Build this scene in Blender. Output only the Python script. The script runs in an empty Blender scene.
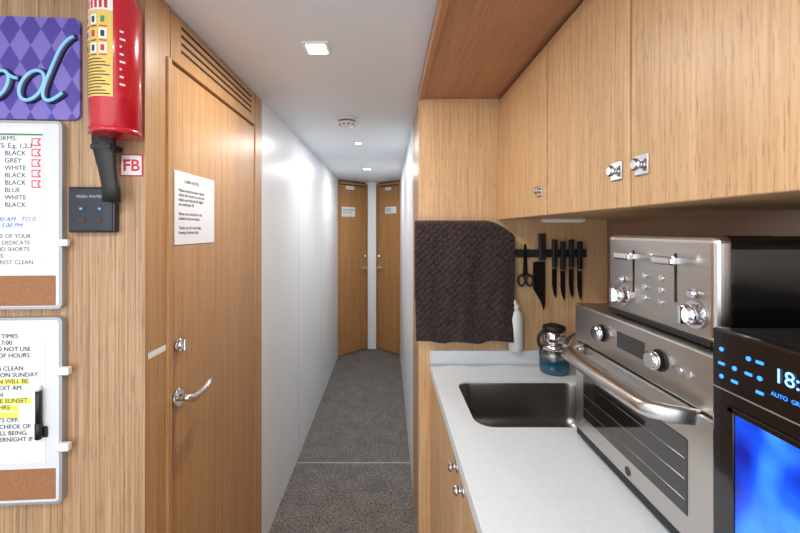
import bpy, bmesh, math
from mathutils import Matrix, Vector
PI=math.pi
scene=bpy.context.scene
scene.view_settings.view_transform='Standard'
scene.view_settings.look='None'
scene.view_settings.exposure=0.3

def lin(c):
    return tuple(((v/255)/12.92 if v/255<=0.04045 else ((v/255+0.055)/1.055)**2.4) for v in c)+(1.0,)

# ---------------------------------------------------------------- materials
def base(name):
    m=bpy.data.materials.new(name); m.use_nodes=True
    nt=m.node_tree; b=nt.nodes['Principled BSDF']
    return m,nt,b
def plain(name,col,rough=0.5,metal=0.0,noise=0.0,nscale=(30,30,30),emit=None,estr=0,coat=0,bump=0.0,trans=0):
    m,nt,b=base(name)
    b.inputs['Base Color'].default_value=lin(col)
    b.inputs['Roughness'].default_value=rough
    b.inputs['Metallic'].default_value=metal
    b.inputs['Coat Weight'].default_value=coat
    b.inputs['Transmission Weight'].default_value=trans
    if emit:
        b.inputs['Emission Color'].default_value=lin(emit); b.inputs['Emission Strength'].default_value=estr
    tc=nt.nodes.new('ShaderNodeTexCoord'); mp=nt.nodes.new('ShaderNodeMapping'); mp.inputs['Scale'].default_value=nscale
    nz=nt.nodes.new('ShaderNodeTexNoise'); nz.inputs['Scale'].default_value=1; nz.inputs['Detail'].default_value=3
    nt.links.new(tc.outputs['Object'],mp.inputs[0]); nt.links.new(mp.outputs[0],nz.inputs['Vector'])
    dr=0.03
    mr=nt.nodes.new('ShaderNodeMapRange'); mr.inputs['To Min'].default_value=max(0,rough-dr); mr.inputs['To Max'].default_value=min(1,rough+dr)
    nt.links.new(nz.outputs['Fac'],mr.inputs['Value']); nt.links.new(mr.outputs[0],b.inputs['Roughness'])
    if noise>0:
        cr=nt.nodes.new('ShaderNodeValToRGB')
        a=[max(0,c*(1-noise)) for c in col]; d=[min(255,c*(1+noise)) for c in col]
        cr.color_ramp.elements[0].position=0.3; cr.color_ramp.elements[1].position=0.7
        cr.color_ramp.elements[0].color=lin(a); cr.color_ramp.elements[1].color=lin(d)
        nt.links.new(nz.outputs['Fac'],cr.inputs[0]); nt.links.new(cr.outputs[0],b.inputs['Base Color'])
    if bump>0:
        bp=nt.nodes.new('ShaderNodeBump'); bp.inputs['Strength'].default_value=bump; bp.inputs['Distance'].default_value=0.003
        nt.links.new(nz.outputs['Fac'],bp.inputs['Height']); nt.links.new(bp.outputs[0],b.inputs['Normal'])
    return m
def wood(name,light,dark,s=(160,160,3),rough=0.42,streak=0.35):
    m,nt,b=base(name)
    tc=nt.nodes.new('ShaderNodeTexCoord')
    def nz(scale,detail):
        mp=nt.nodes.new('ShaderNodeMapping'); mp.inputs['Scale'].default_value=scale
        n=nt.nodes.new('ShaderNodeTexNoise'); n.inputs['Scale'].default_value=1; n.inputs['Detail'].default_value=detail
        nt.links.new(tc.outputs['Object'],mp.inputs[0]); nt.links.new(mp.outputs[0],n.inputs['Vector']); return n
    n1=nz(s,4); n2=nz(tuple(v*0.16 for v in s),2)
    n3=nz(tuple(v*2.2 if v>20 else v*6 for v in s),2)
    cr=nt.nodes.new('ShaderNodeValToRGB'); cr.color_ramp.elements[0].position=0.32; cr.color_ramp.elements[1].position=0.62
    cr.color_ramp.elements[0].color=lin(dark); cr.color_ramp.elements[1].color=lin(light)
    nt.links.new(n1.outputs['Fac'],cr.inputs[0])
    mx=nt.nodes.new('ShaderNodeMix'); mx.data_type='RGBA'; mx.blend_type='MULTIPLY'
    cr2=nt.nodes.new('ShaderNodeValToRGB'); cr2.color_ramp.elements[0].position=0.35; cr2.color_ramp.elements[1].position=0.65
    cr2.color_ramp.elements[0].color=(0.90,0.885,0.87,1); cr2.color_ramp.elements[1].color=(1,1,1,1)
    nt.links.new(n2.outputs['Fac'],cr2.inputs[0])
    mx.inputs[0].default_value=1; nt.links.new(cr.outputs[0],mx.inputs[6]); nt.links.new(cr2.outputs[0],mx.inputs[7])
    mx2=nt.nodes.new('ShaderNodeMix'); mx2.data_type='RGBA'; mx2.blend_type='MULTIPLY'; mx2.inputs[0].default_value=1
    cr3=nt.nodes.new('ShaderNodeValToRGB'); cr3.color_ramp.elements[0].position=0.30; cr3.color_ramp.elements[1].position=0.42
    g=1-streak; cr3.color_ramp.elements[0].color=(g,g*0.95,g*0.9,1); cr3.color_ramp.elements[1].color=(1,1,1,1)
    nt.links.new(n3.outputs['Fac'],cr3.inputs[0])
    nt.links.new(mx.outputs[2],mx2.inputs[6]); nt.links.new(cr3.outputs[0],mx2.inputs[7])
    nt.links.new(mx2.outputs[2],b.inputs['Base Color'])
    b.inputs['Roughness'].default_value=rough
    bp=nt.nodes.new('ShaderNodeBump'); bp.inputs['Strength'].default_value=0.08; bp.inputs['Distance'].default_value=0.001
    nt.links.new(n1.outputs['Fac'],bp.inputs['Height']); nt.links.new(bp.outputs[0],b.inputs['Normal'])
    return m

M={}
M['oak_panel']=wood('oak_wall_panel',(190,155,119),(146,112,80),(200,200,2.2),streak=0.5)
M['oak_door']=wood('oak_door',(194,151,104),(174,129,83),(170,170,2.5),rough=0.36,streak=0.22)
M['oak_far']=wood('oak_door_far',(186,138,88),(166,118,72),(120,120,2.5),rough=0.4,streak=0.2)
M['oak_cab']=wood('oak_cabinet',(217,179,135),(194,152,107),(150,150,4),streak=0.32)
M['oak_soffit']=wood('oak_soffit',(188,138,102),(170,119,84),(150,4,150),streak=0.15)
M['oak_dark']=plain('dark_gap',(48,32,20),0.8)
M['white']=plain('white_wall_laminate',(230,234,238),0.32,noise=0.01,nscale=(3,3,3))
M['ceil']=plain('ceiling_white',(230,235,242),0.5,noise=0.01,nscale=(3,3,3))
M['groove']=plain('panel_groove',(150,152,156),0.6)
M['grille']=plain('detector_grille',(120,122,126),0.4,0.5)
M['counter']=plain('white_solid_surface',(218,224,228),0.3,noise=0.012,nscale=(60,60,60))
M['steel']=plain('brushed_steel',(204,200,196),0.3,1.0,noise=0.015,nscale=(8,8,200))
M['steel_h']=plain('brushed_steel_sink',(150,146,142),0.3,1.0,noise=0.02,nscale=(200,8,8))
M['splash']=plain('steel_backsplash',(188,174,164),0.33,1.0,noise=0.02,nscale=(8,4,300))
M['chrome']=plain('chrome',(225,225,228),0.12,1.0)
M['alu']=plain('aluminium_frame',(176,178,182),0.4,0.7)
M['black']=plain('black_gloss',(14,14,16),0.16,coat=0.4)
M['blackm']=plain('black_matt',(24,24,26),0.5)
M['navy']=plain('navy_gloss',(14,17,32),0.3,coat=0.3)
M['glassd']=plain('dark_oven_glass',(34,30,28),0.08,coat=0.6)
M['paper']=plain('paper',(226,228,230),0.7)
M['wboard']=plain('whiteboard_enamel',(212,214,217),0.3)
M['cork']=plain('cork',(150,104,70),0.85,noise=0.08,nscale=(300,300,300),bump=0.1)
M['ink']=plain('ink',(60,60,66),0.8)
M['inkb']=plain('blue_ink',(50,110,190),0.8)
M['hl']=plain('highlighter_yellow',(226,222,96),0.7)
M['red']=plain('fire_red',(190,18,34),0.25,coat=0.5)
M['redm']=plain('red_print',(200,40,40),0.6)
M['pink']=plain('pink_print',(220,80,110),0.6)
M['green']=plain('green_print',(70,140,80),0.6)
M['yel']=plain('yellow_label',(222,190,96),0.5)
M['navyp']=plain('navy_paint',(30,26,70),0.4)
M['cyan']=plain('cyan_paint',(140,205,240),0.4)
M['whitep']=plain('white_plastic',(232,232,230),0.4)
M['teal']=plain('teal_liquid',(30,120,155),0.1,coat=0.6)
M['clear']=plain('clear_glass',(235,240,240),0.05,trans=1.0)
M['blueled']=plain('blue_led',(40,120,255),0.4,emit=(50,130,255),estr=1.6)
M['cyanled']=plain('display_digits',(120,180,255),0.4,emit=(110,175,255),estr=2.2)
M['lamp']=plain('lamp_diffuser',(255,250,240),0.4,emit=(255,250,244),estr=8.0)
M['ulamp']=plain('under_cabinet_diffuser',(250,250,250),0.4,emit=(255,250,240),estr=0.2)
M['bottle']=plain('clear_plastic',(205,207,206),0.2,coat=0.3)
M['knifeblade']=plain('dark_blade',(60,58,60),0.3,0.9)

# carpet
def carpet():
    m,nt,b=base('carpet')
    tc=nt.nodes.new('ShaderNodeTexCoord')
    def nz(s,d,ro):
        n=nt.nodes.new('ShaderNodeTexNoise'); n.inputs['Scale'].default_value=s; n.inputs['Detail'].default_value=d; n.inputs['Roughness'].default_value=ro
        nt.links.new(tc.outputs['Object'],n.inputs['Vector']); return n
    n=nz(85,8,0.85); n2=nz(9,4,0.7)
    cr=nt.nodes.new('ShaderNodeValToRGB'); e=cr.color_ramp.elements
    e[0].position=0.40; e[0].color=lin((56,53,52)); e[1].position=0.60; e[1].color=lin((156,149,144))
    nt.links.new(n.outputs['Fac'],cr.inputs[0])
    cr2=nt.nodes.new('ShaderNodeValToRGB'); e=cr2.color_ramp.elements
    e[0].position=0.35; e[0].color=(0.72,0.72,0.72,1); e[1].position=0.65; e[1].color=(1,1,1,1)
    nt.links.new(n2.outputs['Fac'],cr2.inputs[0])
    mx=nt.nodes.new('ShaderNodeMix'); mx.data_type='RGBA'; mx.blend_type='MULTIPLY'; mx.inputs[0].default_value=1
    nt.links.new(cr.outputs[0],mx.inputs[6]); nt.links.new(cr2.outputs[0],mx.inputs[7]); nt.links.new(mx.outputs[2],b.inputs['Base Color'])
    bp=nt.nodes.new('ShaderNodeBump'); bp.inputs['Strength'].default_value=0.6; bp.inputs['Distance'].default_value=0.005
    nt.links.new(n.outputs['Fac'],bp.inputs['Height']); nt.links.new(bp.outputs[0],b.inputs['Normal'])
    b.inputs['Roughness'].default_value=0.95
    return m
M['carpet']=carpet()
def towelmat():
    m,nt,b=base('towel_quilted')
    tc=nt.nodes.new('ShaderNodeTexCoord'); mp=nt.nodes.new('ShaderNodeMapping')
    sx=nt.nodes.new('ShaderNodeMapping'); sx.inputs['Rotation'].default_value=(0,0.78,0); nt.links.new(tc.outputs['Object'],sx.inputs[0])
    mp.inputs['Scale'].default_value=(95,5,50)
    v=nt.nodes.new('ShaderNodeTexVoronoi'); v.inputs['Scale'].default_value=1; v.inputs['Randomness'].default_value=0.3; v.feature='F1'
    nt.links.new(sx.outputs[0],mp.inputs[0]); nt.links.new(mp.outputs[0],v.inputs['Vector'])
    cr=nt.nodes.new('ShaderNodeValToRGB'); cr.color_ramp.elements[0].color=lin((88,68,64)); cr.color_ramp.elements[1].color=lin((34,24,24)); cr.color_ramp.elements[1].position=0.75
    nt.links.new(v.outputs['Distance'],cr.inputs[0]); nt.links.new(cr.outputs[0],b.inputs['Base Color'])
    bp=nt.nodes.new('ShaderNodeBump'); bp.inputs['Strength'].default_value=1.0; bp.inputs['Distance'].default_value=0.012; bp.invert=True
    nt.links.new(v.outputs['Distance'],bp.inputs['Height']); nt.links.new(bp.outputs[0],b.inputs['Normal'])
    b.inputs['Roughness'].default_value=0.95; b.inputs['Sheen Weight'].default_value=0.1
    return m
M['towel']=towelmat()
def harlequin():
    m,nt,b=base('purple_harlequin')
    tc=nt.nodes.new('ShaderNodeTexCoord')
    sx=nt.nodes.new('ShaderNodeSeparateXYZ'); nt.links.new(tc.outputs['Object'],sx.inputs[0])
    def math_(op,a,bv):
        n=nt.nodes.new('ShaderNodeMath'); n.operation=op
        for i,v in enumerate((a,bv)):
            if v is None: continue
            if isinstance(v,(int,float)): n.inputs[i].default_value=v
            else: nt.links.new(v,n.inputs[i])
        return n.outputs[0]
    a=math_('MULTIPLY',sx.outputs['X'],22.0); c=math_('MULTIPLY',sx.outputs['Z'],13.0)
    p=math_('FLOOR',math_('ADD',a,c),None); q=math_('FLOOR',math_('SUBTRACT',a,c),None)
    f=math_('PINGPONG',math_('ADD',p,q),1.0)
    cr=nt.nodes.new('ShaderNodeValToRGB'); cr.color_ramp.interpolation='CONSTANT'
    cr.color_ramp.elements[0].color=lin((78,62,150)); cr.color_ramp.elements[1].position=0.5; cr.color_ramp.elements[1].color=lin((122,108,186))
    nt.links.new(f,cr.inputs[0]); nt.links.new(cr.outputs[0],b.inputs['Base Color']); b.inputs['Roughness'].default_value=0.35
    return m
M['harl']=harlequin()
def blueglow():
    m,nt,b=base('microwave_lit_window')
    tc=nt.nodes.new('ShaderNodeTexCoord'); mp=nt.nodes.new('ShaderNodeMapping'); mp.inputs['Scale'].default_value=(3,16,14)
    n=nt.nodes.new('ShaderNodeTexNoise'); n.inputs['Scale'].default_value=1; n.inputs['Detail'].default_value=1
    nt.links.new(tc.outputs['Object'],mp.inputs[0]); nt.links.new(mp.outputs[0],n.inputs['Vector'])
    cr=nt.nodes.new('ShaderNodeValToRGB'); e=cr.color_ramp.elements
    e[0].position=0.34; e[0].color=lin((2,30,150)); e[1].position=0.62; e[1].color=lin((60,150,255))
    m1=e.new(0.48); m1.color=lin((8,80,240))
    nt.links.new(n.outputs['Fac'],cr.inputs[0]); nt.links.new(cr.outputs[0],b.inputs['Emission Color'])
    b.inputs['Emission Strength'].default_value=1.0; b.inputs['Base Color'].default_value=lin((5,10,60)); b.inputs['Roughness'].default_value=0.15
    return m
M['blue']=blueglow()

# ---------------------------------------------------------------- helpers
def link(o,parent=None):
    scene.collection.objects.link(o)
    if parent: o.parent=parent
    return o
def group(name,matrix=None):
    e=bpy.data.objects.new(name,None); e.empty_display_size=0.05; scene.collection.objects.link(e)
    if matrix: e.matrix_world=matrix
    return e
def mesh_obj(name,verts,faces,mat,parent=None,smooth=False):
    me=bpy.data.meshes.new(name); me.from_pydata(verts,[],faces); me.update()
    bm=bmesh.new(); bm.from_mesh(me); bmesh.ops.recalc_face_normals(bm,faces=bm.faces); bm.to_mesh(me); bm.free()
    me.materials.append(M[mat])
    if smooth:
        for p in me.polygons: p.use_smooth=True
    return link(bpy.data.objects.new(name,me),parent)
def box(name,x0,x1,y0,y1,z0,z1,mat,parent=None,bevel=0,seg=2):
    me=bpy.data.meshes.new(name); bm=bmesh.new()
    bmesh.ops.create_cube(bm,size=1)
    for v in bm.verts:
        v.co.x=(x0+x1)/2+v.co.x*(x1-x0); v.co.y=(y0+y1)/2+v.co.y*(y1-y0); v.co.z=(z0+z1)/2+v.co.z*(z1-z0)
    if bevel>0:
        bmesh.ops.bevel(bm,geom=bm.edges[:],offset=bevel,segments=seg,profile=0.5,affect='EDGES')
    bmesh.ops.recalc_face_normals(bm,faces=bm.faces)
    bm.to_mesh(me); bm.free(); me.materials.append(M[mat])
    return link(bpy.data.objects.new(name,me),parent)
def cyl(name,p0,p1,r,mat,parent=None,r2=None,seg=28,bevel=0):
    p0=Vector(p0);p1=Vector(p1);d=p1-p0;L=d.length
    me=bpy.data.meshes.new(name); bm=bmesh.new()
    bmesh.ops.create_cone(bm,cap_ends=True,segments=seg,radius1=r,radius2=r if r2 is None else r2,depth=L)
    if bevel>0:
        ed=[e for e in bm.edges if abs(e.verts[0].co.z-e.verts[1].co.z)<1e-6]
        bmesh.ops.bevel(bm,geom=ed,offset=bevel,segments=2,affect='EDGES')
    mt=Matrix.Translation((p0+p1)/2)@d.to_track_quat('Z','Y').to_matrix().to_4x4()
    bmesh.ops.transform(bm,matrix=mt,verts=bm.verts)
    for f in bm.faces:
        if len(f.verts)==4: f.smooth=True
    bm.to_mesh(me); bm.free(); me.materials.append(M[mat])
    return link(bpy.data.objects.new(name,me),parent)
def lathe(name,prof,loc,mat,parent=None,seg=36,axis='Z'):
    vs=[];fs=[];n=len(prof)
    for i in range(seg):
        a=2*PI*i/seg
        for r,z in prof:
            p=(r*math.cos(a),r*math.sin(a),z)
            if axis=='X': p=(z,r*math.cos(a),r*math.sin(a))
            vs.append((loc[0]+p[0],loc[1]+p[1],loc[2]+p[2]))
    for i in range(seg):
        j=(i+1)%seg
        for k in range(n-1):
            fs.append((i*n+k,j*n+k,j*n+k+1,i*n+k+1))
    fs.append([i*n for i in range(seg)][::-1]); fs.append([i*n+n-1 for i in range(seg)])
    return mesh_obj(name,vs,fs,mat,parent,True)
def tube(name,pts,r,mat,parent=None,cyc=False):
    cu=bpy.data.curves.new(name,'CURVE'); cu.dimensions='3D'; cu.bevel_depth=r; cu.bevel_resolution=4; cu.resolution_u=10; cu.use_fill_caps=True
    s=cu.splines.new('NURBS'); s.points.add(len(pts)-1)
    for p,q in zip(s.points,pts): p.co=(*q,1)
    s.order_u=3
    if cyc: s.use_cyclic_u=True
    else: s.use_endpoint_u=True
    cu.materials.append(M[mat])
    return link(bpy.data.objects.new(name,cu),parent)
def text(name,body,loc,face,size,mat,parent=None,shear=0,space=1.0,align='LEFT',bold=0):
    cu=bpy.data.curves.new(name,'FONT'); cu.body=body; cu.size=size; cu.shear=shear; cu.space_line=space; cu.align_x=align
    cu.extrude=0.0001; cu.offset=bold
    cu.materials.append(M[mat])
    o=bpy.data.objects.new(name,cu); link(o,parent); o.location=loc
    rz={'-y':0,'+x':PI/2,'-x':-PI/2}[face] if isinstance(face,str) else face
    o.rotation_euler=(PI/2,0,rz)
    return o
def rrect(x0,x1,y0,y1,r,z,seg=6):
    out=[]
    for cx,cy,a0 in ((x1-r,y1-r,0),(x0+r,y1-r,PI/2),(x0+r,y0+r,PI),(x1-r,y0+r,1.5*PI)):
        for i in range(seg+1):
            a=a0+PI/2*i/seg; out.append((cx+r*math.cos(a),cy+r*math.sin(a),z))
    return out
def loft(name,rings,mat,parent=None,cap0=False,cap1=True,smooth=True):
    vs=[p for r in rings for p in r]; n=len(rings[0]); fs=[]
    for k in range(len(rings)-1):
        for i in range(n):
            j=(i+1)%n; fs.append((k*n+i,k*n+j,(k+1)*n+j,(k+1)*n+i))
    if cap1: fs.append([(len(rings)-1)*n+i for i in range(n)])
    if cap0: fs.append([i for i in range(n)][::-1])
    return mesh_obj(name,vs,fs,mat,parent,smooth)
def rplate(name,x0,x1,z0,z1,y0,y1,r,mat,parent=None):
    """rounded plate facing -y"""
    a=[(p[0],y0,p[1]) for p in rrect(x0,x1,z0,z1,r,0)]
    b=[(p[0],y1,p[1]) for p in rrect(x0,x1,z0,z1,r,0)]
    return loft(name,[a,b],mat,parent,True,True,False)

EYE=1.457; CEIL=2.05; XL=-0.5755; XR=0.14

# ---------------------------------------------------------------- room shell
box('floor',-2.0,1.0,-1.4,4.9,-0.05,0,'carpet')
box('ceiling',-2.0,1.0,-1.4,4.9,CEIL,CEIL+0.05,'ceil')
g=group('trim_floor_joint')
box('strip',XL,XR,2.374,2.386,0,0.003,'alu',g)

# left wall (facing camera), slightly angled
TH=math.radians(3.5)
L=Matrix.Translation((XL,0.90,0))@Matrix.Rotation(TH,4,'Z')
g=group('wall_front_left',L)
box('panel',-1.45,-0.0,0,0.03,0,CEIL,'oak_panel',g)
box('wall_left_saloon',-2.0,-1.97,-1.4,0.9,0,CEIL,'white')

# corridor left side
g=group('wall_corridor_left')
box('backing',-0.66,-0.612,0.93,1.734,0,CEIL,'oak_dark',g)
box('jamb_near',-0.61,XL,0.903,1.004,0,CEIL,'oak_door',g,0.0015,1)
box('jamb_edge',-0.61,XL+0.006,0.985,1.004,0,1.91,'oak_door',g,0.0015,1)
box('jamb_far',-0.61,XL,1.650,1.732,0,CEIL,'oak_door',g,0.0015,1)
box('vent_panel',-0.61,XL-0.001,1.008,1.646,1.914,2.046,'oak_door',g,0.0015,1)
for i,z in enumerate((1.952,1.974,1.996,2.018)):
    box('vent_slot_%d'%i,XL-0.004,XL+0.0006,1.06,1.60,z,z+0.007,'oak_dark',g)
box('white_panel',-0.64,XL,1.736,4.40,0,CEIL,'white',g)
for i,y in enumerate((2.45,3.3)):
    box('seam_%d'%i,XL-0.002,XL+0.0004,y,y+0.003,0,CEIL,'groove',g)

g=group('door_1')
box('leaf',-0.608,XL-0.004,1.010,1.643,0.01,1.905,'oak_door',g,0.002,1)
yh=1.04; zh=1.00
cyl('rose',(XL-0.004,yh,zh),(XL+0.006,yh,zh),0.024,'chrome',g,bevel=0.002)
cyl('neck',(XL,yh,zh),(XL+0.045,yh,zh),0.009,'chrome',g)
tube('lever',[(XL+0.043,yh-0.012,zh),(XL+0.047,yh+0.01,zh),(XL+0.049,yh+0.05,zh+0.004),(XL+0.046,yh+0.085,zh+0.008),(XL+0.038,yh+0.11,zh+0.006)],0.0095,'chrome',g)
cyl('lock_rose',(XL-0.004,1.045,1.142),(XL+0.005,1.045,1.142),0.018,'chrome',g,bevel=0.002)
cyl('lock_barrel',(XL,1.045,1.142),(XL+0.012,1.045,1.142),0.009,'chrome',g)
box('lock_thumbturn',XL+0.011,XL+0.020,1.040,1.050,1.126,1.158,'chrome',g,0.003)
box('latch_plate',XL-0.002,XL+0.0008,0.912,0.984,1.147,1.162,'whitep',g)
g=group('door_notice_sheet')
box('sheet',XL-0.0045,XL-0.0018,1.028,1.262,1.418,1.622,'paper',g)
text('print','\n'.join(['        CABIN NOTICE','','Please keep this door closed','when the vessel is at sea and','make sure that all the lights','are switched off.','','Shoes are to be left in the','basket by the entrance.','','Thank you for your help','keeping the boat tidy.']),(XL-0.0014,1.048,1.592),'+x',0.0125,'ink',g,space=1.05)

# corridor right wall
g=group('wall_corridor_right')
box('oak_section',XR,XR+0.04,1.63,2.12,0,CEIL,'oak_door',g)
box('door_edge',XR-0.006,XR,1.70,1.72,0,1.95,'oak_door',g)
box('white_section',XR,XR+0.04,2.12,4.5,0,CEIL,'white',g)
box('seam',XR-0.0004,XR+0.002,3.0,3.003,0,CEIL,'groove',g)

# end of corridor : two angled doors, white pillar
def angled_door(name,pa,pb,handle_at_end):
    a=Vector((pa[0],pa[1],0)); b=Vector((pb[0],pb[1],0)); d=(b-a); W=d.length
    ang=math.atan2(d.y,d.x)
    g=group(name,Matrix.Translation(a)@Matrix.Rotation(ang,4,'Z'))
    box('leaf',0.028,W-0.028,0.006,0.04,0.01,1.988,'oak_far',g,0.002,1)
    box('jamb_a',0.0,0.02,0,0.045,0,2.03,'oak_far',g,0.002,1)
    box('jamb_b',W-0.02,W,0,0.045,0,2.03,'oak_far',g,0.002,1)
    box('head',0.0,W,0,0.045,2.0,2.03,'oak_far',g,0.002,1)
    box('gap_backing',0.0,W,0.042,0.05,0,2.048,'oak_dark',g)
    hx=W-0.06 if handle_at_end else 0.06; s=-1 if handle_at_end else 1
    cyl('rose',(hx,0.006,1.0),(hx,-0.004,1.0),0.026,'chrome',g)
    cyl('neck',(hx,0,1.0),(hx,-0.045,1.0),0.009,'chrome',g)
    tube('lever',[(hx,-0.045,1.0),(hx+s*0.05,-0.047,1.0),(hx+s*0.11,-0.042,1.0)],0.009,'chrome',g)
    cyl('lock',(hx,0.006,1.14),(hx,-0.01,1.14),0.018,'chrome',g)
    return g,W
g,W=angled_door('door_2',(XL,4.36),(-0.247,4.69),True)
s=group('door_sign'); s.parent=g
box('sheet_a',0.06,0.26,0.004,0.006,1.62,1.735,'paper',s)
text('print_a','QUIET PLEASE\ncrew resting',(0.075,0.0035,1.69),'-y',0.026,'ink',s)
box('sheet_b',0.12,0.25,0.004,0.006,1.94,1.985,'paper',s)
g,W=angled_door('door_3',(-0.148,4.69),(XR,4.42),False)
s=group('door_sign.001'); s.parent=g
box('sheet_a',0.15,0.33,0.004,0.006,1.66,1.74,'paper',s)
text('print_a','CREW\nONLY',(0.17,0.0035,1.705),'-y',0.028,'ink',s)
box('sheet_b',0.15,0.25,0.004,0.006,1.94,1.975,'paper',s)
box('wall_corridor_end',-0.247,-0.148,4.675,4.74,0,CEIL,'white')
box('wall_far',-0.7,0.3,4.76,4.8,0,CEIL,'white')

# kitchen end wall + right wall
YE=1.60; XW=0.93
box('wall_galley_end',0.13,XW+0.03,YE,YE+0.03,0,2.012,'oak_cab')
box('wall_right',XW,XW+0.05,-1.4,YE+0.03,0,CEIL,'white')
g=group('trim_soffit')
box('oak_lining',0.148,XW,-1.2,1.63,2.014,2.024,'oak_soffit',g)
box('fascia',0.128,0.148,-1.2,1.63,2.006,2.05,'oak_soffit',g,0.001,1)
box('core',0.149,XW,-1.2,1.63,2.0245,2.049,'oak_soffit',g)
box('wall_backsplash',XW-0.008,XW,-0.6,YE,0.90,1.502,'splash')

# upper cabinets
g=group('upper_cabinet')
XC=0.46; ZB=1.502; ZT=2.006
box('carcass',XC+0.022,XW-0.001,-0.45,YE-0.001,ZB+0.002,ZT-0.004,'oak_cab',g)
box('shadow_gap',XC+0.018,XC+0.022,-0.45,YE-0.002,ZB+0.004,ZT,'oak_dark',g)
for i,(a,b) in enumerate(((1.104,YE-0.004),(0.7255,1.096),(0.342,0.7185),(-0.04,0.336),(-0.43,-0.046))):
    box('door_leaf_%d'%i,XC,XC+0.018,a,b,ZB,ZT-0.008,'oak_cab',g,0.0015,1)
for i,(y,z) in enumerate(((1.150,1.578),(0.762,1.576),(0.686,1.576),(0.30,1.576))):
    box('latch_plate_%d'%i,XC-0.004,XC,y-0.018,y+0.018,z-0.019,z+0.019,'chrome',g,0.0015,1)
    cyl('latch_neck_%d'%i,(XC-0.004,y,z),(XC-0.010,y,z),0.007,'chrome',g)
    cyl('latch_knob_%d'%i,(XC-0.009,y,z),(XC-0.018,y,z),0.011,'chrome',g,bevel=0.003)
lg=group('under_cabinet_light'); lg.parent=g
box('housing',0.61,0.78,1.50,1.53,1.492,1.504,'whitep',lg,0.003)
box('diffuser',0.62,0.77,1.505,1.525,1.4905,1.4922,'ulamp',lg)

# lower cabinets and counter
g=group('base_cabinet')
XF=0.180
YD=[(1.30,1.594),(0.948,1.296),(0.594,0.942),(0.24,0.59),(-0.11,0.236),(-0.5,-0.114)]
for i,(a,b) in enumerate(YD):
    box('door_leaf_%d'%i,XF,XF+0.018,a,b,0.09,0.866,'oak_cab',g,0.0015,1)
box('front_frame',XF+0.019,XF+0.03,-0.5,1.598,0.0,0.869,'oak_dark',g)
box('plinth',XF+0.01,XF+0.019,-0.5,1.598,0.0,0.088,'oak_cab',g)
box('end_panel',XF+0.03,XW-0.01,-0.5,-0.48,0,0.869,'oak_cab',g)
for i,(y,z) in enumerate(((0.985,0.845),(0.905,0.838))):
    cyl('knob_plate_%d'%i,(XF,y,z),(XF-0.004,y,z),0.014,'chrome',g)
    cyl('knob_neck_%d'%i,(XF-0.003,y,z),(XF-0.014,y,z),0.006,'chrome',g)
    cyl('knob_%d'%i,(XF-0.012,y,z),(XF-0.024,y,z),0.012,'chrome',g,bevel=0.003)

g=group('countertop')
ox0,ox1,oy0,oy1=0.174,XW-0.009,-0.5,1.598
hx0,hx1,hy0,hy1=0.252,0.70,1.075,1.405
def slab():
    n=7
    inner=rrect(hx0,hx1,hy0,hy1,0.055,0,n-1)
    outer=[]
    cs=[(ox1,oy1),(ox0,oy1),(ox0,oy0),(ox1,oy0)]
    for k in range(4):
        c=cs[k]
        for i in range(n):
            outer.append((c[0],c[1],0))
    rings=[[(p[0],p[1],0.90) for p in inner],[(p[0],p[1],0.90) for p in outer],[(p[0],p[1],0.87) for p in outer],[(p[0],p[1],0.87) for p in inner]]
    vs=[p for r in rings for p in r]; N=len(inner); fs=[]
    for k in range(4):
        k2=(k+1)%4
        for i in range(N):
            j=(i+1)%N; fs.append((k*N+i,k*N+j,k2*N+j,k2*N+i))
    me=bpy.data.meshes.new('slab'); me.from_pydata(vs,[],fs)
    bm=bmesh.new(); bm.from_mesh(me); bmesh.ops.remove_doubles(bm,verts=bm.verts,dist=1e-5)
    bmesh.ops.recalc_face_normals(bm,faces=bm.faces); bm.to_mesh(me); bm.free()
    me.materials.append(M['counter']); link(bpy.data.objects.new('slab',me),g)
slab()
box('upstand',0.175,XW-0.01,YE-0.016,YE-0.001,0.90,0.956,'counter',g,0.002,1)

g=group('sink')
def rr(ins,z,r): return rrect(hx0+ins,hx1-ins,hy0+ins,hy1-ins,r,z,8)
loft('basin',[rr(0.0005,0.893,0.055),rr(0.003,0.885,0.053),rr(0.008,0.78,0.05),rr(0.014,0.755,0.048),rr(0.03,0.742,0.04),rr(0.10,0.738,0.03)],'steel_h',g)
cyl('drain',(0.47,1.24,0.736),(0.47,1.24,0.742),0.04,'chrome',g,bevel=0.002)
cyl('drain_hole',(0.47,1.24,0.741),(0.47,1.24,0.743),0.025,'oak_dark',g)

g=group('sink_faucet')
cyl('base',(0.775,1.50,0.90),(0.775,1.50,0.925),0.027,'chrome',g,bevel=0.003)
cyl('body',(0.775,1.50,0.92),(0.775,1.50,1.05),0.021,'chrome',g,bevel=0.004)
tube('spout',[(0.775,1.50,1.02),(0.74,1.47,1.055),(0.69,1.43,1.06),(0.655,1.40,1.03)],0.012,'chrome',g)
tube('lever',[(0.775,1.50,1.05),(0.775,1.50,1.075),(0.80,1.48,1.09),(0.84,1.45,1.10)],0.006,'chrome',g)

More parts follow.
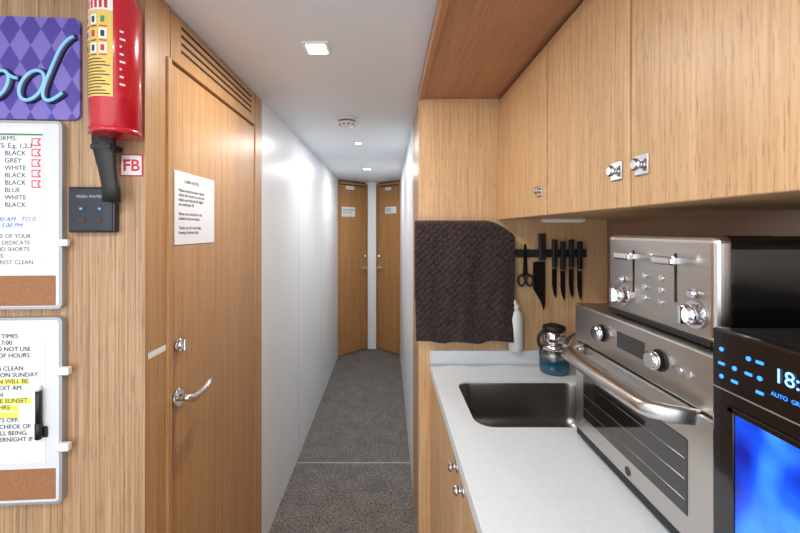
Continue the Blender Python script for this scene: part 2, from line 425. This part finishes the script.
g=group('dish_soap_jar')
jx,jy=0.655,1.50
lathe('liquid',[(0.035,0.903),(0.050,0.905),(0.052,0.92),(0.052,0.945)],(jx,jy,0),'teal',g)
lathe('glass',[(0.038,0.900),(0.053,0.902),(0.055,0.92),(0.055,0.980),(0.048,0.995)],(jx,jy,0),'clear',g)
lathe('sponge_core',[(0.030,0.945),(0.034,0.948),(0.034,0.985)],(jx,jy,0),'steel',g)
lathe('steel_band',[(0.050,0.992),(0.055,0.995),(0.055,1.008),(0.046,1.016),(0.03,1.018)],(jx,jy,0),'chrome',g)
lathe('dome',[(0.040,1.016),(0.046,1.026),(0.044,1.055),(0.034,1.068)],(jx,jy,0),'chrome',g)
lathe('lid',[(0.040,1.064),(0.044,1.068),(0.042,1.080),(0.022,1.088),(0.008,1.09)],(jx,jy,0),'blackm',g)
tube('handle',[(jx-0.05,jy-0.01,0.995),(jx-0.068,jy-0.015,1.01),(jx-0.068,jy-0.015,1.05),(jx-0.04,jy-0.01,1.07)],0.006,'blackm',g)

g=group('soap_dispenser')
box('wall_bracket',0.495,0.54,1.582,1.60,1.02,1.15,'alu',g,0.003)
lathe('bottle',[(0.018,0.962),(0.027,0.966),(0.029,0.98),(0.029,1.10),(0.022,1.125),(0.012,1.135)],(0.522,1.555,0),'bottle',g)
lathe('cap',[(0.014,1.133),(0.014,1.155),(0.008,1.158)],(0.522,1.555,0),'whitep',g)
tube('nozzle',[(0.522,1.555,1.155),(0.522,1.555,1.168),(0.515,1.535,1.172),(0.508,1.52,1.165)],0.005,'whitep',g)

# towel on rail
g=group('hand_towel')
def towel():
    NU,NV=60,60; vs=[];fs=[]
    for j in range(NV+1):
        v=j/NV
        for i in range(NU+1):
            u=i/NU
            if v<0.30:
                t=v/0.30; z=1.17+(1.487-1.17)*t; y=1.577; fz=0
            elif v<0.36:
                t=(v-0.30)/0.06; a=PI*t; z=1.487+0.009*math.sin(a); y=1.561+0.016*math.cos(a); fz=0
            else:
                t=(v-0.36)/0.64; z=1.487-t*0.475; y=1.545; fz=t
            l=0.110+0.012*fz-0.012*math.sin(fz*3)
            droop=max(0,(u-0.72)/0.28)
            x=l+(0.512-l)*u+0.008*math.sin(fz*4+u)*fz
            zz=z-(0.055*droop**1.6)*(1-fz)
            zz+= -0.008*math.sin(u*3.1)*fz + 0.005*math.sin(u*17)*fz*fz
            yy=y
            if fz>0:
                yy-= (0.3+0.7*fz)*0.009*(1+math.sin(u*15+1.3*math.sin(fz*3)))+0.004*(1+math.sin(u*33+fz*5))*fz
            vs.append((x,yy,zz))
    for j in range(NV):
        for i in range(NU):
            a=j*(NU+1)+i; fs.append((a,a+1,a+NU+2,a+NU+1))
    o=mesh_obj('cloth',vs,fs,'towel',g,True)
    s=o.modifiers.new('thick','SOLIDIFY'); s.thickness=0.005; s.offset=0
towel()
g2=group('towel_rail')
cyl('bar',(0.14,1.561,1.478),(0.44,1.561,1.478),0.005,'chrome',g2)
for i,x in enumerate((0.16,0.42)):
    cyl('bracket_%d'%i,(x,1.561,1.478),(x,1.60,1.478),0.0045,'chrome',g2)

# knives
g=group('magnetic_knife_rack')
box('bar',0.53,0.83,1.586,1.60,1.345,1.378,'blackm',g,0.002)
def knife(name,x,ztop,hl,bl,bw,hw):
    k=group(name)
    y=1.580
    box('handle',x-hw,x+hw,y-0.009,y+0.006,ztop-hl,ztop,'blackm',k,0.004)
    box('bolster',x-hw*0.9,x+hw*0.9,y-0.005,y+0.004,ztop-hl-0.008,ztop-hl+0.002,'steel',k)
    z1=ztop-hl-0.006; z0=z1-bl
    prof=[(x-hw,z1),(x+hw,z1),(x+hw,z0+bl*0.12),(x+hw*0.6,z0),(x-hw*0.3,z0+bl*0.18),(x+hw-bw,z0+bl*0.45),(x+hw-bw,z1-0.004)]
    n=len(prof); vs=[(p[0],y+0.001,p[1]) for p in prof]+[(p[0],y+0.004,p[1]) for p in prof]
    fs=[list(range(n)),list(range(2*n-1,n-1,-1))]+[(i,(i+1)%n,n+(i+1)%n,n+i) for i in range(n)]
    mesh_obj('blade',vs,fs,'knifeblade',k)
knife('chef_knife',0.640,1.445,0.11,0.205,0.050,0.014)
for i,x in enumerate((0.692,0.727,0.762,0.797)):
    knife('steak_knife',x,1.42-0.008*(i%2),0.115,0.125,0.019,0.010)
k=group('kitchen_scissors')
for i,x in enumerate((0.555,0.588)):
    pts=[(x+0.015*math.cos(a),1.578,1.25+0.024*math.sin(a)) for a in [2*PI*t/8 for t in range(8)]]
    tube('handle_loop_%d'%i,pts,0.0045,'blackm',k,True)
mesh_obj('blades',[(0.562,1.580,1.27),(0.581,1.580,1.27),(0.576,1.580,1.40),(0.567,1.580,1.40),(0.562,1.586,1.27),(0.581,1.586,1.27),(0.576,1.586,1.40),(0.567,1.586,1.40)],
 [(0,1,2,3),(7,6,5,4),(0,4,5,1),(1,5,6,2),(2,6,7,3),(3,7,4,0)],'knifeblade',k)

# ---------------------------------------------------------------- toaster oven
g=group('toaster_oven')
X0=0.505; Y0,Y1=0.585,1.026
box('body',X0+0.02,0.905,Y0,Y1,0.915,1.262,'steel',g,0.006)
box('control_fascia',X0,X0+0.03,Y0,Y1,1.165,1.262,'steel',g,0.004)
box('door_frame',X0,X0+0.024,Y0+0.002,Y1-0.002,0.932,1.161,'steel',g,0.004)
box('door_glass',X0-0.0015,X0+0.002,Y0+0.055,Y1-0.045,0.975,1.105,'glassd',g,0.001,1)
for i in range(3):
    z=1.0+0.035*i
    cyl('rack_wire_%d'%i,(X0-0.001,Y0+0.06,z),(X0-0.001,Y1-0.05,z),0.0013,'steel_h',g,seg=8)
box('base_strip',X0+0.004,X0+0.03,Y0,Y1,0.912,0.930,'blackm',g,0.002)
box('side_edge',X0+0.012,X0+0.02,Y0,Y1,0.915,1.26,'blackm',g)
box('display',X0-0.001,X0+0.003,0.747,0.838,1.200,1.236,'glassd',g,0.001,1)
for i,y in enumerate((0.893,0.706)):
    cyl('knob_ring_%d'%i,(X0+0.001,y,1.216),(X0-0.003,y,1.216),0.020,'blackm',g)
    cyl('knob_%d'%i,(X0-0.003,y,1.216),(X0-0.022,y,1.216),0.0165,'chrome',g,bevel=0.003)
for i,(y) in enumerate((0.655,0.635)):
    cyl('button_%d'%i,(X0+0.001,y,1.216),(X0-0.004,y,1.216),0.006,'chrome',g)
hp=[]
NH=24
for t in range(NH+1):
    s=t/NH
    ya=Y1-0.045; yb=Y0+0.03
    y=ya+(yb-ya)*s
    e=min(s,1-s)/0.12
    out=0.058*(1-(1-min(1,e))**2.2) 
    cx=X0+0.006-out-0.008*math.sin(PI*s)
    wx=0.017+0.004*min(1,e); wz=0.015
    hp.append([(cx+wx*math.cos(2*PI*a/16),y,1.152+wz*math.copysign(abs(math.sin(2*PI*a/16))**0.6,math.sin(2*PI*a/16))) for a in range(16)])
loft('handle_bar',hp,'steel',g,True,True)
for i,(x,y) in enumerate(((0.54,Y0+0.04),(0.54,Y1-0.04),(0.87,Y0+0.04),(0.87,Y1-0.04))):
    cyl('foot_%d'%i,(x,y,0.90),(x,y,0.917),0.014,'blackm',g)
cyl('badge',(X0+0.001,0.80,0.950),(X0-0.001,0.80,0.950),0.009,'ink',g)

# ---------------------------------------------------------------- toaster
g=group('toaster')
TX=0.53; T0,T1=0.612,0.918
box('feet_plate',TX+0.03,0.86,T0+0.02,T1-0.02,1.2615,1.272,'blackm',g)
box('body_shell',TX+0.012,0.89,T0+0.003,T1-0.003,1.270,1.444,'black',g,0.018,4)
box('front_panel',TX,TX+0.03,T0,T1,1.268,1.448,'steel',g,0.012,4)
box('base_trim',TX-0.002,TX+0.02,T0+0.01,T1-0.01,1.264,1.276,'blackm',g,0.003)
for i,y in enumerate((0.70,0.82)):
    box('lever_slot_%d'%i,TX-0.0006,TX+0.002,y-0.003,y+0.003,1.325,1.415,'oak_dark',g)
    box('lever_stem_%d'%i,TX-0.018,TX,y-0.005,y+0.005,1.396,1.406,'chrome',g)
    box('lever_bar_%d'%i,TX-0.030,TX-0.016,y-0.026,y+0.026,1.394,1.410,'chrome',g,0.004)
for i,y in enumerate((0.655,0.855)):
    cyl('dial_ring_%d'%i,(TX,y,1.312),(TX-0.004,y,1.312),0.024,'chrome',g)
    cyl('dial_%d'%i,(TX-0.003,y,1.312),(TX-0.022,y,1.312),0.0175,'chrome',g,bevel=0.004)
    box('dial_grip_%d'%i,TX-0.030,TX-0.020,y-0.0045,y+0.0045,1.296,1.328,'chrome',g,0.002)
    cyl('upper_knob_%d'%i,(TX,y,1.348),(TX-0.012,y,1.348),0.008,'chrome',g,bevel=0.002)
k=0
for y in (0.735,0.782):
    for z in (1.365,1.342,1.319):
        cyl('button_%d'%k,(TX,y,z),(TX-0.004,y,z),0.0055,'chrome',g,seg=16); k+=1
for i,y in enumerate((0.655,0.715,0.80,0.86)):
    box('bread_slot_%d'%i,TX+0.06,0.86,y-0.012,y+0.012,1.4435,1.4447,'oak_dark',g)

# ---------------------------------------------------------------- microwave
g=group('microwave_oven')
MX=0.47; B0,B1=0.08,0.552
box('body',MX+0.02,0.905,B0,B1,0.912,1.316,'blackm',g,0.004)
box('front_frame',MX,MX+0.022,B0,B1,0.912,1.318,'black',g,0.004)
box('lit_window',MX-0.0012,MX+0.001,B0+0.05,B1-0.038,0.955,1.208,'blue',g,0.0008,1)
box('window_bezel_top',MX-0.003,MX,B0+0.04,B1-0.028,1.208,1.216,'black',g,0.001,1)
box('window_bezel_side',MX-0.003,MX,B1-0.038,B1-0.028,0.945,1.216,'black',g,0.001,1)
box('trim_line',MX-0.001,MX+0.001,B0,B1,1.234,1.2355,'alu',g)
text('clock','18:05',(MX-0.0015,0.462,1.274),'-x',0.025,'cyanled',g)
text('caption','AUTO  GRILL  DEFROST',(MX-0.0015,0.465,1.256),'-x',0.007,'blueled',g)
k=0
for y in (0.535,0.515,0.495,0.480):
    for z in (1.290,1.270,1.252):
        if k in (3,8): k+=1; continue
        if k%2: box('icon_%d'%k,MX-0.0012,MX+0.001,y-0.0045,y+0.0045,z-0.0018,z+0.0018,'blueled',g)
        else: cyl('icon_%d'%k,(MX+0.001,y,z),(MX-0.0012,y,z),0.003,'blueled',g,seg=12)
        k+=1
for i,(x,y) in enumerate(((0.52,B0+0.04),(0.52,B1-0.04),(0.87,B0+0.04),(0.87,B1-0.04))):
    cyl('foot_%d'%i,(x,y,0.90),(x,y,0.914),0.014,'blackm',g)

# ---------------------------------------------------------------- left wall items (local frame L)
DX=0.022
LB=L@Matrix.Translation((DX,0,0))
def board(name,z0,z1):
    g=group(name,LB)
    rplate('frame',-0.80,-0.197,z0,z1,-0.016,-0.0001,0.012,'alu',g)
    rplate('surface',-0.795,-0.203,z0+0.006,z1-0.006,-0.0168,-0.0155,0.008,'wboard',g)
    return g
g=board('whiteboard',1.277,1.708)
rplate('rim_cork_strip',-0.78,-0.21,1.285,1.354,-0.0176,-0.0165,0.002,'cork',g)
rplate('sheet',-0.60,-0.236,1.364,1.692,-0.0176,-0.0165,0.001,'paper',g)
T='-y'
text('print','UNIFORMS:\nLIGHTS: E.g. 1,2,3\n            BLACK\n            GREY\n            WHITE\n            BLACK\n            BLACK\n            BLUE\n            WHITE\n            BLACK',(-0.370,-0.018,1.662),T,0.0150,'ink',g,space=1.12)
text('handwriting','9 : 12.30 AM   TO 0\nLunch  5:00 PM',(-0.370,-0.018,1.478),T,0.014,'inkb',g,shear=0.3)
text('paragraph','TAKE CARE OF YOUR\nUNIFORM, DEDICATE\nSHIRTS AND SHORTS\nDIRTY JOBS.\nKEEP THE REST CLEAN',(-0.390,-0.018,1.440),T,0.0130,'ink',g,space=1.15)
for i in range(5):
    z=1.668-i*0.024
    mesh_obj('flag_%d'%i,[(-0.262,-0.018,z),(-0.240,-0.018,z),(-0.246,-0.018,z-0.009),(-0.240,-0.018,z-0.018),(-0.262,-0.018,z-0.018)],[(0,1,2,3,4)],'pink',g)
    mesh_obj('flag_paper_%d'%i,[(-0.259,-0.0183,z-0.003),(-0.246,-0.0183,z-0.003),(-0.250,-0.0183,z-0.009),(-0.246,-0.0183,z-0.015),(-0.259,-0.0183,z-0.015)],[(0,1,2,3,4)],'paper',g)
box('clip',-0.206,-0.182,-0.022,-0.010,1.421,1.437,'whitep',g,0.003)
box('coloured_row',-0.40,-0.238,-0.0182,-0.0176,1.674,1.678,'green',g)
g=board('whiteboard.001',0.830,1.258)
rplate('rim_cork_strip',-0.78,-0.21,0.842,0.912,-0.0176,-0.0165,0.002,'cork',g)
rplate('sheet',-0.60,-0.232,0.926,1.232,-0.0176,-0.0165,0.001,'paper',g)
for i,(z,xa,xb) in enumerate(((1.106,-0.40,-0.268),(1.062,-0.40,-0.262),(1.046,-0.40,-0.29),(1.030,-0.40,-0.29))):
    box('highlight_%d'%i,xa,xb,-0.0181,-0.0176,z,z+0.013,'hl',g)
text('paragraph','LAUNDRY TIMES\n8:30 AM - 17:00\nPLEASE DO NOT USE\nOUTSIDE OF HOURS\n\nMACHINES CLEAN\nCLEANED ON SUNDAY\nROTATION WILL BE\nDRY BY NEXT AM\nLIGHTS ON\nOR BEFORE SUNSET\nRED LINE HRS\n\nRED LIGHTS OFF,\nGENERAL CHECK OF\nCREW WELL BEING,\nDONE OVERNIGHT IF',(-0.395,-0.0185,1.212),T,0.0140,'ink',g,space=1.05)
box('clip_0',-0.206,-0.178,-0.024,-0.010,1.126,1.144,'whitep',g,0.003)
box('clip_1',-0.206,-0.178,-0.024,-0.010,0.952,0.970,'whitep',g,0.003)
p=group('marker_pen',LB)
px=-0.240
cyl('barrel',(px,-0.026,1.02),(px,-0.026,1.095),0.0060,'blackm',p,bevel=0.002)
cyl('cap',(px,-0.026,0.984),(px,-0.026,1.022),0.0070,'blackm',p,bevel=0.002)
cyl('tip_ring',(px,-0.026,1.094),(px,-0.026,1.105),0.0045,'whitep',p)
box('magnet_holder',px-0.014,px+0.014,-0.021,-0.0178,0.985,1.01,'blackm',p,0.002)

g=group('harlequin_wall_sign',L)
rplate('plate',-0.62,-0.142,1.714,1.950,-0.008,-0.0001,0.016,'harl',g)
def stroke(n,pts,cyc=False):
    for nm,mt,r,dy,dx in (('outline','navyp',0.0070,-0.0085,0.003),('paint','cyan',0.0042,-0.0135,0)):
        tube('%s_%s'%(n,nm),[(a+dx,dy,b) for a,b in pts],r,mt,g,cyc)
def ell(cx,cz,rx,rz,sh):
    return [(cx+rx*math.cos(a)+sh*rz*math.sin(a),cz+rz*math.sin(a)) for a in [2*PI*t/10 for t in range(10)]]
stroke('letter_o',ell(-0.318,1.790,0.024,0.034,0.35),True)
stroke('letter_o2',ell(-0.402,1.790,0.024,0.034,0.35),True)
stroke('letter_d_bowl',ell(-0.242,1.790,0.026,0.036,0.35),True)
stroke('letter_d_stem',[(-0.150,1.905),(-0.172,1.895),(-0.200,1.83),(-0.220,1.775),(-0.214,1.755),(-0.195,1.757),(-0.175,1.775)])
stroke('joiner',[(-0.300,1.822),(-0.290,1.806),(-0.272,1.806)])

# fire extinguisher
g=group('fire_extinguisher',L)
ex,ey,er=-0.030,-0.058,0.048
lathe('cylinder',[(0.030,1.674),(0.040,1.671),(er,1.678),(er,1.945),(er-0.006,1.965),(0.030,1.982),(0.018,1.99)],(ex,ey,0),'red',g,48)
lathe('base_skirt',[(0.044,1.666),(er+0.001,1.666),(er+0.001,1.677),(0.044,1.678)],(ex,ey,0),'red',g,48)
cyl('valve',(ex,ey,1.987),(ex,ey,2.008),0.014,'chrome',g)
box('lever_bottom',ex-0.04,ex+0.015,ey-0.010,ey+0.010,2.006,2.014,'blackm',g,0.002)
box('lever_top',ex-0.045,ex+0.015,ey-0.010,ey+0.010,2.024,2.032,'blackm',g,0.002)
cyl('lever_pin',(ex+0.008,ey,2.0),(ex+0.008,ey,2.03),0.004,'chrome',g)
cyl('gauge',(ex,ey-0.012,1.998),(ex,ey-0.024,1.998),0.012,'whitep',g)
box('wall_bracket',ex-0.02,ex+0.02,ey+0.045,-0.0001,1.70,1.93,'alu',g)
def patch(name,a0,a1,z0,z1,mat,off):
    n=14; r=er+off; vs=[];fs=[]
    for i in range(n+1):
        a=math.radians(a0+(a1-a0)*i/n)
        x=ex+r*math.sin(a); y=ey-r*math.cos(a)
        vs+=[(x,y,z0),(x,y,z1)]
    for i in range(n): fs.append((2*i,2*i+2,2*i+3,2*i+1))
    mesh_obj(name,vs,fs,mat,g,True)
patch('label_main',-88,26,1.738,1.942,'yel',0.0006)
patch('label_title',-88,26,1.918,1.942,'whitep',0.0009)
for i in range(6):
    patch('title_letter_%d'%i,-52+i*12,-45+i*12,1.922,1.939,'redm',0.0012)
patch('label_side',36,62,1.75,1.90,'red',0.0006)
for i in range(8):
    patch('side_line_%d'%i,40,52-(i%3)*4,1.765+i*0.016,1.769+i*0.016,'whitep',0.0010)
k=0
for r in range(3):
    z=1.888-r*0.030
    for c in range(4):
        a=-76+c*24
        patch('picto_%d'%k,a,a+18,z,z+0.021,'whitep' if (r+c)%3 else 'yel',0.0012)
        patch('picto_mark_%d'%k,a+4,a+13,z+0.004,z+0.017,['ink','redm','ink','green','ink'][(k)%5],0.0015)
        patch('picto_caption_%d'%k,a,a+18,z-0.005,z-0.0025,'redm' if c%2 else 'ink',0.0012); k+=1
for i in range(12):
    patch('fine_print_%d'%i,-76,20-(i%3)*9,1.742+i*0.0066,1.7442+i*0.0066,'ink',0.0012)
g2=group('extinguisher_hose',L)
tube('hose',[(ex-0.045,ey+0.0,2.012),(ex-0.066,-0.040,2.0),(ex-0.066,-0.032,1.95),(ex-0.062,-0.025,1.80),(ex-0.054,-0.028,1.70),(ex-0.046,-0.034,1.655)],0.007,'blackm',g2)
hz=[(1.690,-0.072,0.024,0.008),(1.665,-0.071,0.027,0.010),(1.640,-0.070,0.025,0.010),(1.60,-0.064,0.020,0.009),(1.56,-0.058,0.018,0.008),(1.522,-0.055,0.020,0.009)]
rings=[]
for z,cx,w,d in hz:
    rings.append([(cx+w*math.cos(2*PI*a/16),-0.034+d*math.sin(2*PI*a/16),z) for a in range(16)])
loft('horn',rings,'blackm',g2,True,True)
box('strap',-0.095,-0.050,-0.044,-0.0001,1.640,1.652,'blackm',g2,0.002)

g=group('fb_sticker',L)
box('border',-0.056,-0.004,-0.0015,-0.0001,1.585,1.637,'redm',g)
box('face',-0.053,-0.007,-0.0020,-0.0014,1.588,1.634,'paper',g)
text('letters','FB',(-0.030,-0.0024,1.598),T,0.038,'redm',g,align='CENTER',bold=0.0008)

g=group('wall_control_unit',L@Matrix.Translation((0.014,0,0)))
box('housing',-0.175,-0.071,-0.018,-0.0001,1.452,1.558,'navy',g,0.004)
box('face',-0.170,-0.076,-0.0195,-0.0175,1.457,1.553,'navy',g,0.001,1)
text('caption','FRESH WATER',(-0.155,-0.020,1.532),T,0.009,'alu',g)
for i,(x,z) in enumerate(((-0.145,1.508),(-0.108,1.508),(-0.145,1.482),(-0.108,1.482))):
    box('key_%d'%i,x-0.009,x+0.009,-0.0205,-0.019,z-0.006,z+0.006,'ink',g,0.001,1)
box('led',-0.106,-0.101,-0.0210,-0.0192,1.505,1.509,'blueled',g)
box('led_b',-0.147,-0.142,-0.0210,-0.0192,1.505,1.509,'blueled',g)

# ---------------------------------------------------------------- ceiling fittings
def downlight(x,y,power,size=0.085):
    g=group('ceiling_downlight')
    h=size/2
    box('rim',x-h,x+h,y-h,y+h,CEIL-0.006,CEIL,'whitep',g,0.002)
    box('diffuser',x-h*0.72,x+h*0.72,y-h*0.72,y+h*0.72,CEIL-0.0075,CEIL-0.005,'lamp',g,0.001,1)
    li=bpy.data.lights.new('downlight_lamp','AREA'); li.shape='DISK'; li.size=size*0.8; li.energy=power; li.color=(1.0,0.98,0.95)
    o=bpy.data.objects.new('lamp',li); link(o,g); o.location=(x,y,CEIL-0.010)
    return g
downlight(-0.23,1.23,5.5)
downlight(-0.20,2.56,4.5,0.05)
downlight(-0.20,3.63,4.8)
downlight(-0.23,0.05,6.5)  # added fill lamp with its own fixture, out of view above the camera
downlight(-1.0,-0.2,7)  # unseen fitting, added to brighten the left side from behind the camera
downlight(-0.45,-0.9,7)  # another unseen fitting behind the camera, added as fill
g=group('smoke_detector')
lathe('base',[(0.052,CEIL),(0.055,CEIL-0.008),(0.052,CEIL-0.014)],(-0.217,2.01,0),'whitep',g)
lathe('head',[(0.046,CEIL-0.013),(0.045,CEIL-0.024)],(-0.217,2.01,0),'grille',g)
lathe('head_cap',[(0.048,CEIL-0.024),(0.046,CEIL-0.030),(0.034,CEIL-0.042),(0.012,CEIL-0.047)],(-0.217,2.01,0),'whitep',g)
for i in range(10):
    a=2*PI*i/10
    x=-0.217+0.038*math.cos(a); y=2.01+0.038*math.sin(a)
    cyl('vent_%d'%i,(x,y,CEIL-0.040),(x,y,CEIL-0.032),0.0055,'grille',g,seg=8)

# ---------------------------------------------------------------- world (even fill light added through the open saloon end behind camera)
w=bpy.data.worlds.new('saloon_fill'); scene.world=w; w.use_nodes=True
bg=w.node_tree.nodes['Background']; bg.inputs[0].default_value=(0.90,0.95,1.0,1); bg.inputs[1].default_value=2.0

# ---------------------------------------------------------------- camera
cam=bpy.data.cameras.new('camera'); cam.sensor_width=36; cam.lens=380/800*36
cam.shift_x=0.015; cam.shift_y=-36/800; cam.clip_start=0.02
co=bpy.data.objects.new('camera',cam); scene.collection.objects.link(co)
co.location=(0,0,EYE); co.rotation_euler=(PI/2,0,0)
scene.camera=co
